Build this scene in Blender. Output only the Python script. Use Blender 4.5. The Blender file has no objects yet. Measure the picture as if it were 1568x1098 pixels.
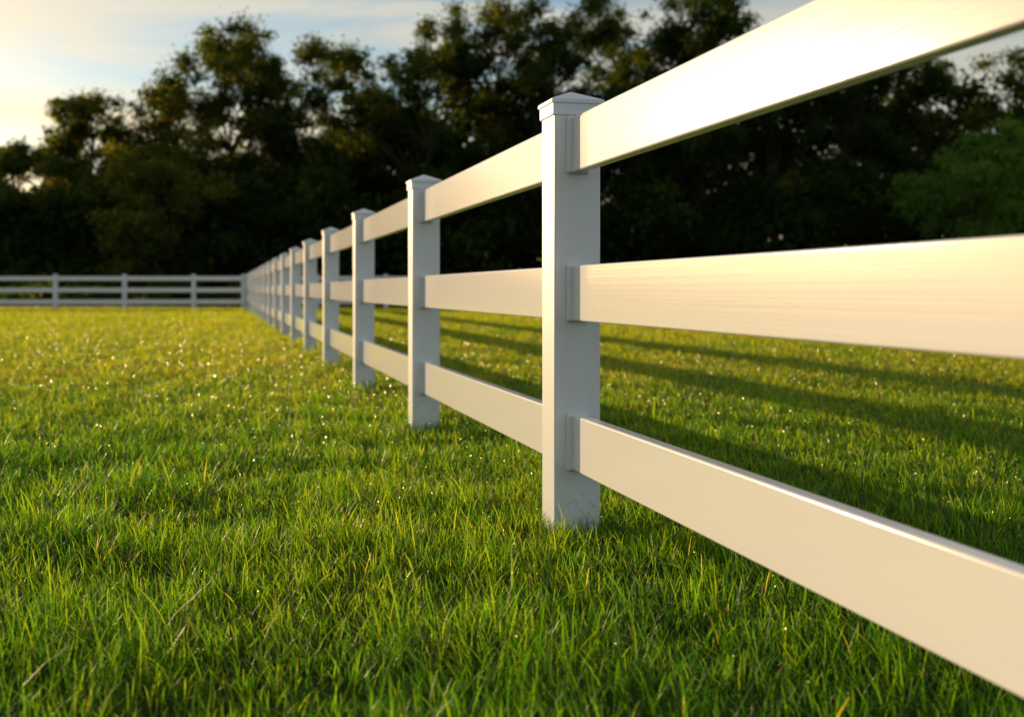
import bpy, bmesh, math, random
import numpy as np
from mathutils import Vector, Matrix
S=bpy.context.scene
rng=np.random.default_rng(7); random.seed(7)
YAW=math.radians(13.6)
SUN_EL=math.radians(7.4); SUN_AZ=math.radians(29.5)   # azimuth: left of +Y
GZ=-0.035
R=np.array([math.cos(YAW),-math.sin(YAW)]); F=np.array([math.sin(YAW),math.cos(YAW)])

# ---------- helpers
def mat(name):
    m=bpy.data.materials.new(name); m.use_nodes=True
    nt=m.node_tree; nt.nodes.clear()
    return m,nt,nt.nodes,nt.links
def np_mesh(name,verts,quads,mats,attrs=None,midx=None,smooth=None):
    me=bpy.data.meshes.new(name)
    nv=len(verts); nq=len(quads)
    me.vertices.add(nv); me.vertices.foreach_set("co",np.asarray(verts,np.float32).ravel())
    me.loops.add(nq*4); me.loops.foreach_set("vertex_index",np.asarray(quads,np.int32).ravel())
    me.polygons.add(nq); me.polygons.foreach_set("loop_start",np.arange(0,nq*4,4,dtype=np.int32))
    me.polygons.foreach_set("loop_total",np.full(nq,4,np.int32))
    for m in mats: me.materials.append(m)
    if midx is not None: me.polygons.foreach_set("material_index",np.asarray(midx,np.int32))
    if attrs:
        for k,v in attrs.items():
            a=me.attributes.new(k,'FLOAT','POINT'); a.data.foreach_set("value",np.asarray(v,np.float32))
    me.polygons.foreach_set("use_smooth",np.zeros(nq,bool) if smooth is None else smooth)
    me.update(calc_edges=True)
    return me
def add_obj(name,me,parent=None):
    o=bpy.data.objects.new(name,me); S.collection.objects.link(o)
    if parent: o.parent=parent
    return o
def lf(x,y,s,seed):
    r=np.random.default_rng(seed); v=np.zeros_like(x)
    for k in range(7):
        a=r.uniform(0,6.28); fr=r.uniform(.5,1.8)/s
        v+=np.sin((x*math.cos(a)+y*math.sin(a))*fr*6.28+r.uniform(0,6.28))
    return v/3.0

# ---------- materials
def vinyl(name,streak):
    m,nt,N,L=mat(name)
    out=N.new('ShaderNodeOutputMaterial'); p=N.new('ShaderNodeBsdfPrincipled')
    L.new(p.outputs[0],out.inputs[0])
    tc=N.new('ShaderNodeTexCoord')
    mp=N.new('ShaderNodeMapping'); L.new(tc.outputs['Object'],mp.inputs[0])
    mp.inputs['Scale'].default_value=(260,.5,260) if streak else (60,60,3)
    nz=N.new('ShaderNodeTexNoise'); nz.inputs['Scale'].default_value=1.0; nz.inputs['Detail'].default_value=5
    L.new(mp.outputs[0],nz.inputs[0])
    cr=N.new('ShaderNodeValToRGB'); cr.color_ramp.elements[0].position=.3; cr.color_ramp.elements[1].position=.7
    if streak:
        cr.color_ramp.elements[0].color=(.82,.82,.82,1); cr.color_ramp.elements[1].color=(.84,.84,.84,1)
    else:
        cr.color_ramp.elements[0].color=(.75,.78,.82,1); cr.color_ramp.elements[1].color=(.78,.81,.85,1)  # bluer than the rails: cool shade on the posts put into vinyl colour
    L.new(nz.outputs[0],cr.inputs[0])
    sx=N.new('ShaderNodeSeparateXYZ'); L.new(tc.outputs['Object'],sx.inputs[0])
    mr=N.new('ShaderNodeMapRange'); mr.inputs[1].default_value=.13; mr.inputs[2].default_value=-.02
    L.new(sx.outputs[2],mr.inputs[0])
    n2=N.new('ShaderNodeTexNoise'); n2.inputs['Scale'].default_value=60; n2.inputs['Detail'].default_value=8; n2.inputs['Roughness'].default_value=.7
    L.new(tc.outputs['Object'],n2.inputs[0])
    r2=N.new('ShaderNodeMapRange'); r2.inputs[1].default_value=.53; r2.inputs[2].default_value=.68; L.new(n2.outputs[0],r2.inputs[0])
    mu=N.new('ShaderNodeMath'); mu.operation='MULTIPLY'; L.new(mr.outputs[0],mu.inputs[0]); L.new(r2.outputs[0],mu.inputs[1])
    mu2=N.new('ShaderNodeMath'); mu2.operation='MULTIPLY'; mu2.inputs[1].default_value=.0 if streak else .8; L.new(mu.outputs[0],mu2.inputs[0])
    mx=N.new('ShaderNodeMix'); mx.data_type='RGBA'; L.new(mu2.outputs[0],mx.inputs[0]); L.new(cr.outputs[0],mx.inputs[6])
    mx.inputs[7].default_value=(.16,.14,.09,1); L.new(mx.outputs[2],p.inputs['Base Color'])
    p.inputs['Roughness'].default_value=.14 if streak else .33
    p.inputs['IOR'].default_value=1.5
    bp=N.new('ShaderNodeBump'); bp.inputs['Strength'].default_value=.22 if streak else .05; bp.inputs['Distance'].default_value=.0006
    L.new(nz.outputs[0],bp.inputs['Height']); L.new(bp.outputs[0],p.inputs['Normal'])
    return m
M_rail=vinyl('white_vinyl_rail',True); M_post=vinyl('white_vinyl_post',False)

def leafmat(name,cols,trans,tf,rough,spec=.5,lo=.45,hi=1.15):
    m,nt,N,L=mat(name)
    out=N.new('ShaderNodeOutputMaterial'); p=N.new('ShaderNodeBsdfPrincipled'); t=N.new('ShaderNodeBsdfTranslucent')
    mixs=N.new('ShaderNodeMixShader'); mixs.inputs[0].default_value=tf
    L.new(p.outputs[0],mixs.inputs[1]); L.new(t.outputs[0],mixs.inputs[2]); L.new(mixs.outputs[0],out.inputs[0])
    a=N.new('ShaderNodeAttribute'); a.attribute_name='rnd'
    for arr,tgt in ((cols,p.inputs['Base Color']),(trans,t.inputs['Color'])):
        cr=N.new('ShaderNodeValToRGB'); e=cr.color_ramp.elements
        e[0].position=arr[0][0]; e[0].color=(*arr[0][1],1); e[1].position=arr[-1][0]; e[1].color=(*arr[-1][1],1)
        for ps,c in arr[1:-1]:
            k=e.new(ps); k.color=(*c,1)
        L.new(a.outputs['Fac'],cr.inputs[0])
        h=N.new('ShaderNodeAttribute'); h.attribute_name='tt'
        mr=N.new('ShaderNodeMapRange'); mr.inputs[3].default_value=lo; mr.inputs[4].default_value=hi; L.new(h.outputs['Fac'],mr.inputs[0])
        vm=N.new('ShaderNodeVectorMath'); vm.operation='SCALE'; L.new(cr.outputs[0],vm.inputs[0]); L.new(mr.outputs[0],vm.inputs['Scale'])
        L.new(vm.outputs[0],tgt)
    p.inputs['Roughness'].default_value=rough
    p.inputs['Specular IOR Level'].default_value=spec
    return m
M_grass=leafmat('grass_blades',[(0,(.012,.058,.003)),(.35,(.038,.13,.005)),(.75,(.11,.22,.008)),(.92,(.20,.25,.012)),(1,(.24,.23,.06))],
    [(0,(.06,.26,.004)),(.35,(.22,.52,.008)),(.65,(.58,.78,.012)),(.92,(1,.87,.015)),(1,(.85,.68,.10))],.64,.42,.42,.2,1.3)  # root end scaled dark, shade between blades put into the colour
M_leaf=leafmat('tree_leaves',[(0,(.018,.036,.006)),(.6,(.035,.062,.009)),(1,(.07,.09,.014))],
    [(0,(.06,.12,.004)),(.6,(.17,.23,.008)),(1,(.48,.42,.015))],.42,.6,.12)
M_bush=leafmat('bush_leaves',[(0,(.05,.13,.02)),(1,(.10,.20,.03))],[(0,(.08,.22,.008)),(1,(.3,.45,.02))],.42,.6,.2)
def simple_noise(name,c0,c1,scale,rough=.9,bump=.3):
    m,nt,N,L=mat(name)
    out=N.new('ShaderNodeOutputMaterial'); p=N.new('ShaderNodeBsdfPrincipled'); L.new(p.outputs[0],out.inputs[0])
    tc=N.new('ShaderNodeTexCoord'); nz=N.new('ShaderNodeTexNoise'); nz.inputs['Scale'].default_value=scale; nz.inputs['Detail'].default_value=8
    L.new(tc.outputs['Object'],nz.inputs[0]); cr=N.new('ShaderNodeValToRGB')
    cr.color_ramp.elements[0].position=.35; cr.color_ramp.elements[1].position=.65
    cr.color_ramp.elements[0].color=(*c0,1); cr.color_ramp.elements[1].color=(*c1,1)
    L.new(nz.outputs[0],cr.inputs[0]); L.new(cr.outputs[0],p.inputs['Base Color']); p.inputs['Roughness'].default_value=rough
    p.inputs['Specular IOR Level'].default_value=.1
    b=N.new('ShaderNodeBump'); b.inputs['Strength'].default_value=bump; b.inputs['Distance'].default_value=.03; L.new(nz.outputs[0],b.inputs['Height']); L.new(b.outputs[0],p.inputs['Normal'])
    return m
M_ground=simple_noise('meadow_soil',(.016,.030,.006),(.04,.075,.010),6)
M_floor=simple_noise('woodland_floor',(.012,.014,.006),(.028,.028,.012),3)  # litter kept very dark, unlit ground behind the fence put into its colour
M_bark=simple_noise('bark',(.03,.022,.015),(.07,.055,.04),9)
m,nt,N,L=mat('dew'); out=N.new('ShaderNodeOutputMaterial'); g=N.new('ShaderNodeBsdfPrincipled')
g.inputs['Base Color'].default_value=(.1,.2,.02,1); g.inputs['IOR'].default_value=1.5; g.inputs['Specular IOR Level'].default_value=.9; g.inputs['Specular Tint'].default_value=(1,.9,.6,1); g.inputs['Roughness'].default_value=.31
L.new(g.outputs[0],out.inputs[0]); M_dew=m

# ---------- ground
v=[(-1500,-1500,GZ),(1500,-1500,GZ),(1500,1500,GZ),(-1500,1500,GZ)]
add_obj('ground',np_mesh('ground',v,[(0,1,2,3)],[M_ground]))
def P2(u,d,z): return (u*R[0]+d*F[0],u*R[1]+d*F[1],z)
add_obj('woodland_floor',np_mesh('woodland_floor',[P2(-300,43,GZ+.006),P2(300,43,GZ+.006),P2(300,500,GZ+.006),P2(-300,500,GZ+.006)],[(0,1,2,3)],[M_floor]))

# ---------- fence
HP=1.15; W=.129; SP=2.44; RT=.034; RH=.147
RZ=[.127*HP+RH/2,.473*HP+RH/2,.817*HP+RH/2]
def box(bm,x0,x1,y0,y1,z0,z1):
    vs=[bm.verts.new((x,y,z)) for z in (z0,z1) for x,y in ((x0,y0),(x1,y0),(x1,y1),(x0,y1))]
    for f in ((3,2,1,0),(4,5,6,7),(0,1,5,4),(1,2,6,5),(2,3,7,6),(3,0,4,7)): bm.faces.new([vs[i] for i in f])
def finish(bm,name,m,par,bev,seg=3):
    me=bpy.data.meshes.new(name); bm.to_mesh(me); bm.free(); me.materials.append(m)
    for p in me.polygons: p.use_smooth=True
    o=add_obj(name,me,par)
    b=o.modifiers.new('Bevel','BEVEL'); b.width=bev; b.segments=seg; b.limit_method='ANGLE'; b.angle_limit=math.radians(20); b.harden_normals=True
    return o
def fence(positions,loc,rot):
    e=bpy.data.objects.new('white_rail_fence',None); S.collection.objects.link(e); e.location=loc; e.rotation_euler=(0,0,rot)
    w=W/2
    bm=bmesh.new()
    for y in positions: box(bm,-w,w,y-w,y+w,-.3,HP-.03)
    finish(bm,'posts',M_post,e,.005)
    bm=bmesh.new(); c=w+.005
    for y in positions:
        box(bm,-c,c,y-c,y+c,HP-.058,HP-.024)
    finish(bm,'cap_skirts',M_post,e,.003)
    bm=bmesh.new(); c=w+.009
    for y in positions:
        z0=HP-.026; z1=HP-.014
        a=[bm.verts.new((x*c,y+yy*c,z0)) for x,yy in ((-1,-1),(1,-1),(1,1),(-1,1))]
        b=[bm.verts.new((x*c,y+yy*c,z1)) for x,yy in ((-1,-1),(1,-1),(1,1),(-1,1))]
        t=bm.verts.new((0,y,HP+.016))
        bm.faces.new(a[::-1])
        for i in range(4):
            j=(i+1)%4; bm.faces.new((a[i],a[j],b[j],b[i])); bm.faces.new((b[i],b[j],t))
    finish(bm,'cap_pyramids',M_post,e,.0025)
    bm=bmesh.new()
    for a,b in zip(positions[:-1],positions[1:]):
        for z in RZ: box(bm,-RT/2,RT/2,a+w-.02,b-w+.02,z-RH/2,z+RH/2)
    finish(bm,'rails',M_rail,e,.005,4)
    bm=bmesh.new(); k=RT/2+.015
    for a,b in zip(positions[:-1],positions[1:]):
        for z in RZ:
            box(bm,-k,k,a+w-.004,a+w+.012,z-RH/2-.003,z+RH/2+.003)
            box(bm,-k,k,b-w-.014,b-w+.004,z-RH/2-.003,z+RH/2+.003)
    finish(bm,'rail_brackets',M_post,e,.006)
    return e
FX=.932; Y0=3.17
fence([SP*i for i in range(-4,17)],(FX,Y0,0),0)
cy=Y0+SP*16
rotL=math.atan2(-R[1],-R[0])-math.pi/2
fence([.14]+[1.84+2.36*i for i in range(0,9)],(FX,cy,0),rotL)
rotR=math.atan2(R[1],R[0])-math.pi/2
fence([.14]+[2.36*i for i in range(1,11)],(FX,cy,0),rotR)

# ---------- grass (one mesh)
TIPS=[]
def blades(x,y,h,w,K,bendmul=1.0,seed=0,tips=0,light_bias=0):
    r=np.random.default_rng(seed); n=len(x)
    cl=lf(x,y,.35,3); cl2=lf(x,y,.11,4)
    phi=r.uniform(0,6.283,n)*.75+ (cl*2.2+cl2*1.5)
    bend=np.clip(r.gamma(2.0,.28,n),.05,1.6)*bendmul
    psi=phi+math.pi/2+r.normal(0,.5,n)
    lx,ly=np.cos(phi),np.sin(phi); wx,wy=np.cos(psi),np.sin(psi)
    V=np.zeros((n,K+1,2,3),np.float32); T=np.zeros((n,K+1,2),np.float32)
    for k in range(K+1):
        t=k/K
        off=bend*h*t*t*.9+.12*h*t
        zz=h*(t-.33*bend*t*t)
        ww=w*.5*(1-t**1.8*.92)*(.75+.25*min(1,t*3))
        for s,sg in ((0,-1),(1,1)):
            V[:,k,s,0]=x+lx*off+sg*wx*ww; V[:,k,s,1]=y+ly*off+sg*wy*ww; V[:,k,s,2]=GZ-.004+np.maximum(zz,0)
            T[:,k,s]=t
    if tips>0:
        s=np.nonzero(r.random(n)<tips)[0]; f=r.random(len(s))[:,None]*.35
        P=V[s,K].mean(1)*(1-f)+V[s,K-1].mean(1)*f; P[:,2]+=.002
        TIPS.append(P)
    base=np.arange(n)*(K+1)*2
    q=np.stack([np.stack([base+2*k,base+2*k+1,base+2*k+3,base+2*k+2],1) for k in range(K)],1).reshape(-1,4)
    big=lf(x,y,5,9)*.07+lf(x,y,.8,10)*.08
    rd=np.clip(r.beta(2.4,2.8,n)*.8+big+light_bias,0,.93); dry=r.random(n)<.010; rd[dry]=r.uniform(.93,1,dry.sum())
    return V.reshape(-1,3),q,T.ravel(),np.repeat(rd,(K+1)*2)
VV=[];QQ=[];TT=[];RR=[];off=0
def addb(res):
    global off
    V,q,T,Rn=res; VV.append(V);QQ.append(q+off);TT.append(T);RR.append(Rn);off+=len(V)
def ring(r0,r1,dens,ang=(-36,36)):
    a0,a1=map(math.radians,ang)
    n=int(dens*(r1*r1-r0*r0)/2*(a1-a0))
    r=np.sqrt(rng.uniform(r0*r0,r1*r1,n)); a=rng.uniform(a0,a1,n)
    u=r*np.sin(a); d=r*np.cos(a)-.3
    k=d<43.2; u=u[k];d=d[k];r=r[k]
    return u*R[0]+d*F[0],u*R[1]+d*F[1],r
edges=[1.0,2.2,3.4,4.6,6,8,11,15,20,27,36,52]
for i,(a,b) in enumerate(zip(edges[:-1],edges[1:])):
    m=(a+b)/2
    dens=8000 if m<3.4 else 9500*(3.4/m)**1.55
    x,y,r=ring(a,b,dens)
    w=.0034*max(1,(m/3.2)**.7)
    near=np.clip(1.4-.13*(r-1.5),1,1.4)
    h=(.054+.014*lf(x,y,.6,21)+.016*lf(x,y,.2,22))*rng.uniform(.45,1.3,len(x))*near
    h=np.clip(h,.018,.14)
    tall=rng.random(len(x))<.05; h[tall]*=1.55
    ww=w*rng.uniform(.55,1.3,len(x)); ww[tall]*=1.35
    K=4 if m<4.5 else (3 if m<8 else 2)
    tips=[.08,.2,.42,.6,.7,.7,.6,.35,.2,0,0][i]
    light_bias=np.clip((r-4.0)*.055,-.12,.36)  # foreground shade and far golden backlight put into blade colour by distance
    addb(blades(x,y,h,ww,K,1.0,100+i,tips,light_bias))
for i in range(-1,9):
    n=240 if i<2 else 150
    x=FX+rng.normal(0,.085,n); y=Y0+SP*i+rng.normal(0,.085,n)
    ok=(abs(x-FX)>W/2+.002)|(abs(y-Y0-SP*i)>W/2+.002); x=x[ok];y=y[ok]
    addb(blades(x,y,rng.uniform(.04,.12,len(x)),.003*rng.uniform(.6,1.2,len(x)),4,.9,300+i))
nb=sum(len(q) for q in QQ)
# dew films on the upright blade ends: flat flecks added for sparkle, any azimuth, tilt set to glint the sun
tp=np.concatenate(TIPS); nd=len(tp)
az=rng.uniform(0,6.283,nd); el=rng.normal(.28,.13,nd)
nn=np.stack([np.cos(az)*np.cos(el),np.sin(az)*np.cos(el),np.sin(el)],1)
e1=np.stack([-np.sin(az),np.cos(az),0*az],1); e2=np.cross(nn,e1)
dist=np.linalg.norm(tp[:,:2],axis=1)
s=(rng.uniform(.0010,.0024,nd)*np.clip(dist/4.5,.7,2.2))[:,None]
DV=np.stack([tp-e1*s,tp-e2*s*1.3,tp+e1*s,tp+e2*s*1.3],1)+nn[:,None,:]*.001
VV.append(DV.reshape(-1,3)); QQ.append(np.arange(nd*4).reshape(-1,4)+off); TT.append(np.ones(nd*4)); RR.append(np.zeros(nd*4))
Q=np.concatenate(QQ); mi=np.zeros(len(Q),int); mi[nb:]=1
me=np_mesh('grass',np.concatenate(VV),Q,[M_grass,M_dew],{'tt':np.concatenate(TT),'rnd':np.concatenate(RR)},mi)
add_obj('grass',me)
print('grass quads',len(Q),'dew',nd)

# ---------- trees
SC=1.35
def tube(pts,rad,n=7):
    pts=np.asarray(pts,float); V=[];Q=[]
    for i,p in enumerate(pts):
        d=pts[min(i+1,len(pts)-1)]-pts[max(i-1,0)]; d/=np.linalg.norm(d)+1e-9
        s=np.cross(d,[.31,.9,.2]); s/=np.linalg.norm(s); t=np.cross(d,s)
        for k in range(n):
            a=6.283*k/n; V.append(p+rad[i]*(math.cos(a)*s+math.sin(a)*t))
    for i in range(len(pts)-1):
        for k in range(n):
            Q.append((i*n+k,i*n+(k+1)%n,(i+1)*n+(k+1)%n,(i+1)*n+k))
    return np.array(V),np.array(Q)
def leaves(cent,rad,cnt,size,r,tint=0.):
    m=len(cent); idx=np.repeat(np.arange(m),cnt); n=len(idx)
    d=r.normal(size=(n,3)); d/=np.linalg.norm(d,axis=1)[:,None]
    rr=r.random(n)**.5*(1+.3*r.normal(size=n))
    P=cent[idx]+d*(rr*rad[idx])[:,None]*np.array([1,1,.75])
    nrm=d*.5+r.normal(size=(n,3))*.6+np.array([0,0,.35]); nrm/=np.linalg.norm(nrm,axis=1)[:,None]
    a=np.cross(nrm,r.normal(size=(n,3))); a/=np.linalg.norm(a,axis=1)[:,None]; b=np.cross(nrm,a)
    s=(size*r.uniform(.6,1.3,n))[:,None]
    V=np.stack([P-a*s*.6,P+b*s*.36+nrm*s*.08,P+a*s*.6,P-b*s*.36+nrm*s*.08],1).reshape(-1,3)
    Q=np.arange(n*4).reshape(-1,4)
    rd=np.clip(np.repeat(r.uniform(.0,.7,m),cnt)+r.uniform(-.2,.4,n)+tint,0,1)
    return V,Q,np.repeat(rd,4)
def make_tree(name,u,D,h,cr,seed,nc=112,tint=0.,low=.22,size=.22,lm=None,cnt=180):
    u,D,h,cr=u*SC,D*SC,h*SC,cr*SC
    r=np.random.default_rng(seed); bx,by,_=P2(u,D,0)
    VS=[];QS=[];MI=[];RD=[];o=0
    def push(V,Q,mi,rd):
        nonlocal o
        VS.append(V);QS.append(Q+o);MI.append(np.full(len(Q),mi));RD.append(rd);o+=len(V)
    tp=[(r.normal(0,.14)*k,r.normal(0,.14)*k,h*.78*k/6+GZ-.1) for k in range(7)]
    tr=[.022*h*(1-.14*k)*(1.35 if k==0 else 1) for k in range(7)]
    V,Q=tube(tp,tr,8); push(V,Q,0,np.zeros(len(V)))
    tp=np.array(tp)
    nl=8; lobes=[]
    for k in range(nl):
        a=6.283*k/nl*1.6+r.uniform(-.5,.5); zz=(k+.5)/nl*1.5-.75+r.uniform(-.12,.12)
        q=(1-zz*zz)**.5*r.uniform(.42,.7)
        lobes.append((math.cos(a)*q*cr,math.sin(a)*q*cr,zz*h*(1-low)/2*.88,cr*r.uniform(.44,.64)))
    lobes.append((r.normal(0,.2)*cr,r.normal(0,.2)*cr,h*(1-low)/2-cr*.5,cr*.54))
    lobes.append((r.normal(0,.3)*cr,r.normal(0,.3)*cr,h*(1-low)/4,cr*.64))
    cen=[];rad=[]
    for k in range(nc):
        lx,ly,lz,lr=lobes[k%len(lobes)]
        d=r.normal(size=3); d/=np.linalg.norm(d); q=lr*r.uniform(.35,1.05)
        cen.append((lx+d[0]*q,ly+d[1]*q,h*(low+1)/2+lz+d[2]*q*.85)); rad.append(r.uniform(.35,1.15)*(cr/4)**.5)
    cen=np.array(cen);rad=np.array(rad); top=h-.2-r.random(nc)*1.1; cen[:,2]=np.minimum(cen[:,2],top)
    for c in cen[::2]:
        k=min(6,max(1,int(c[2]/(h*.78)*6-1.2))); s=tp[k]
        mid=(s+c)/2+np.array([0,0,-.12*np.linalg.norm(c[:2])])+r.normal(0,.12,3)
        V,Q=tube([s,mid,c],[.005*h*(1-k*.1),.0025*h,.012],5); push(V,Q,0,np.zeros(len(V)))
    cn=np.maximum(40,(cnt*(rad/.8)**2).astype(int))
    V,Q,rd=leaves(cen,rad,cn,size,r,tint); push(V,Q,1,rd)
    V=np.concatenate(VS)
    me=np_mesh(name,V,np.concatenate(QS),[M_bark,lm or M_leaf],{'rnd':np.concatenate(RD),'tt':np.full(len(V),.8)},np.concatenate(MI))
    ob=add_obj(name,me); ob.location=(bx,by,0); ob.rotation_euler=(0,0,r.uniform(0,6.28))
    return ob
TREES=[(-23.6,56,7.7,2.2,.2),(-20.8,58,8.0,2.3,.2),(-18.6,55,10.0,2.8,.25),(-15.9,57,10.9,2.6,.1),(-12.8,55,13.1,3.5,.15),(-9.4,56,12.8,3.2,.05),
(-6.8,58,11.0,2.6,0),(-4.0,55,13.3,3.2,0),(-1.0,57,14.6,3.5,0),(2.1,55,14.3,3.4,-.1),(5.4,57,14.2,3.4,-.05),(8.7,55,14.8,3.6,-.05),
(12.3,56,13.2,3.4,-.1),(16,55,12.5,3.3,-.15),(19.6,56,11.4,3.2,-.1),(23.4,55,11.9,3.1,-.1),(27.4,56,11.5,3,-.1),(31.5,55,11,3,-.1)]
for i,(u,D,h,cr,t) in enumerate(TREES):
    make_tree('broadleaf_tree',u,D,h,cr,50+i,tint=t)  # tint falls from left to right: olive rim light put into leaf colour
make_tree('round_bushy_tree',18.0,47,7.3,2.9,201,tint=.3,low=.0,lm=M_bush,nc=90)
make_tree('round_bushy_tree',-14.4,50,6.9,3.0,202,tint=.4,low=.0,nc=90)
r=np.random.default_rng(77)
def mass(n,u0,u1,d0,d1,hf,cnt,size,tint,rr=(.7,1.3)):
    u=(u0+(u1-u0)*(np.arange(n)+r.random(n))/n)*SC; d=r.uniform(d0,d1,n)*SC; hh=hf(u/SC)*SC; z=hh*((np.arange(n)*.618034+r.random(n)*.15)%1.0)
    return leaves(np.stack([u*R[0]+d*F[0],u*R[1]+d*F[1],z],1),r.uniform(*rr,n)*1.3,np.full(n,cnt),size*1.3,r,tint)
def hf1(u): return 4.6+.9*np.sin(u*.55+1)+.6*np.sin(u*1.3)+.5*np.clip((u+20)/20,0,1)-2.0*np.clip((-u-20)/5,0,1)
def hf2(u): return np.interp(u,[-30,-25,-18,-13,-9,-6,0,10,30],[3.3,4.6,6.2,7.4,8.2,9.4,10.4,11.0,10.0])
A=[mass(760,-26,36,51,55,hf1,150,.26,-.15),mass(1300,-26,38,58,66,hf2,150,.32,-.25,(.9,1.4)),mass(160,-60,-25,53,57,lambda u:1.3+0*u,150,.22,0,(.4,.7)),
   mass(420,-24,36,38,51,lambda u:.45+0*u,100,.2,-.3,(.35,.6))]
V=np.concatenate([a[0] for a in A]); q=[];o=0
for a in A: q.append(a[1]+o); o+=len(a[0])
me=np_mesh('woodland_understory',V,np.concatenate(q),[M_leaf],{'rnd':np.concatenate([a[2] for a in A]),'tt':np.full(len(V),.7)})
add_obj('woodland_understory',me)

# ---------- light and sky
sd=Vector((-math.sin(SUN_AZ)*math.cos(SUN_EL),math.cos(SUN_AZ)*math.cos(SUN_EL),math.sin(SUN_EL)))
l=bpy.data.lights.new('sun','SUN'); l.energy=5; l.angle=math.radians(.45); l.color=(1,.70,.38)
lo=bpy.data.objects.new('sun',l); S.collection.objects.link(lo); lo.rotation_euler=sd.to_track_quat('Z','Y').to_euler()
w=bpy.data.worlds.new('World'); S.world=w; w.use_nodes=True; nt=w.node_tree; N=nt.nodes; L=nt.links; N.clear()
out=N.new('ShaderNodeOutputWorld'); bg=N.new('ShaderNodeBackground'); L.new(bg.outputs[0],out.inputs[0])
sky=N.new('ShaderNodeTexSky'); sky.sky_type='NISHITA'; sky.sun_disc=False; sky.sun_elevation=SUN_EL; sky.sun_rotation=-SUN_AZ
sky.air_density=1.0; sky.dust_density=.8; sky.ozone_density=2.3
bg.inputs[1].default_value=.15
tc=N.new('ShaderNodeTexCoord'); mp=N.new('ShaderNodeMapping'); L.new(tc.outputs['Generated'],mp.inputs[0])
mp.inputs['Rotation'].default_value=(math.radians(-14),math.radians(10),math.radians(30)); mp.inputs['Scale'].default_value=(1.5,1.5,11)
nz=N.new('ShaderNodeTexNoise'); nz.inputs['Scale'].default_value=2.4; nz.inputs['Detail'].default_value=8; nz.inputs['Roughness'].default_value=.52; nz.inputs['Distortion'].default_value=.6
L.new(mp.outputs[0],nz.inputs[0])
mr=N.new('ShaderNodeMapRange'); mr.inputs[1].default_value=.38; mr.inputs[2].default_value=.56; mr.inputs[4].default_value=.9; L.new(nz.outputs[0],mr.inputs[0])
ml=N.new('ShaderNodeMix'); ml.data_type='RGBA'; ml.blend_type='MIX'
hs=N.new('ShaderNodeVectorMath'); hs.operation='MULTIPLY_ADD'; hs.inputs[1].default_value=(.8,.62,.42); hs.inputs[2].default_value=(2.7,2.4,2.1)
L.new(sky.outputs[0],hs.inputs[0]); L.new(mr.outputs[0],ml.inputs[0]); L.new(sky.outputs[0],ml.inputs[6]); L.new(hs.outputs[0],ml.inputs[7])
L.new(ml.outputs[2],bg.inputs[0])

# ---------- camera
c=bpy.data.cameras.new('camera'); co=bpy.data.objects.new('camera',c); S.collection.objects.link(co); S.camera=co
co.location=(0,0,.626); co.rotation_euler=(math.pi/2,0,-YAW)
c.lens=42.5; c.sensor_width=36; c.shift_y=-105/1568; c.clip_start=.05; c.clip_end=4000
c.dof.use_dof=True; c.dof.focus_distance=3.0; c.dof.aperture_fstop=3.6
S.view_settings.view_transform='Standard'; S.view_settings.look='None'; S.view_settings.exposure=0
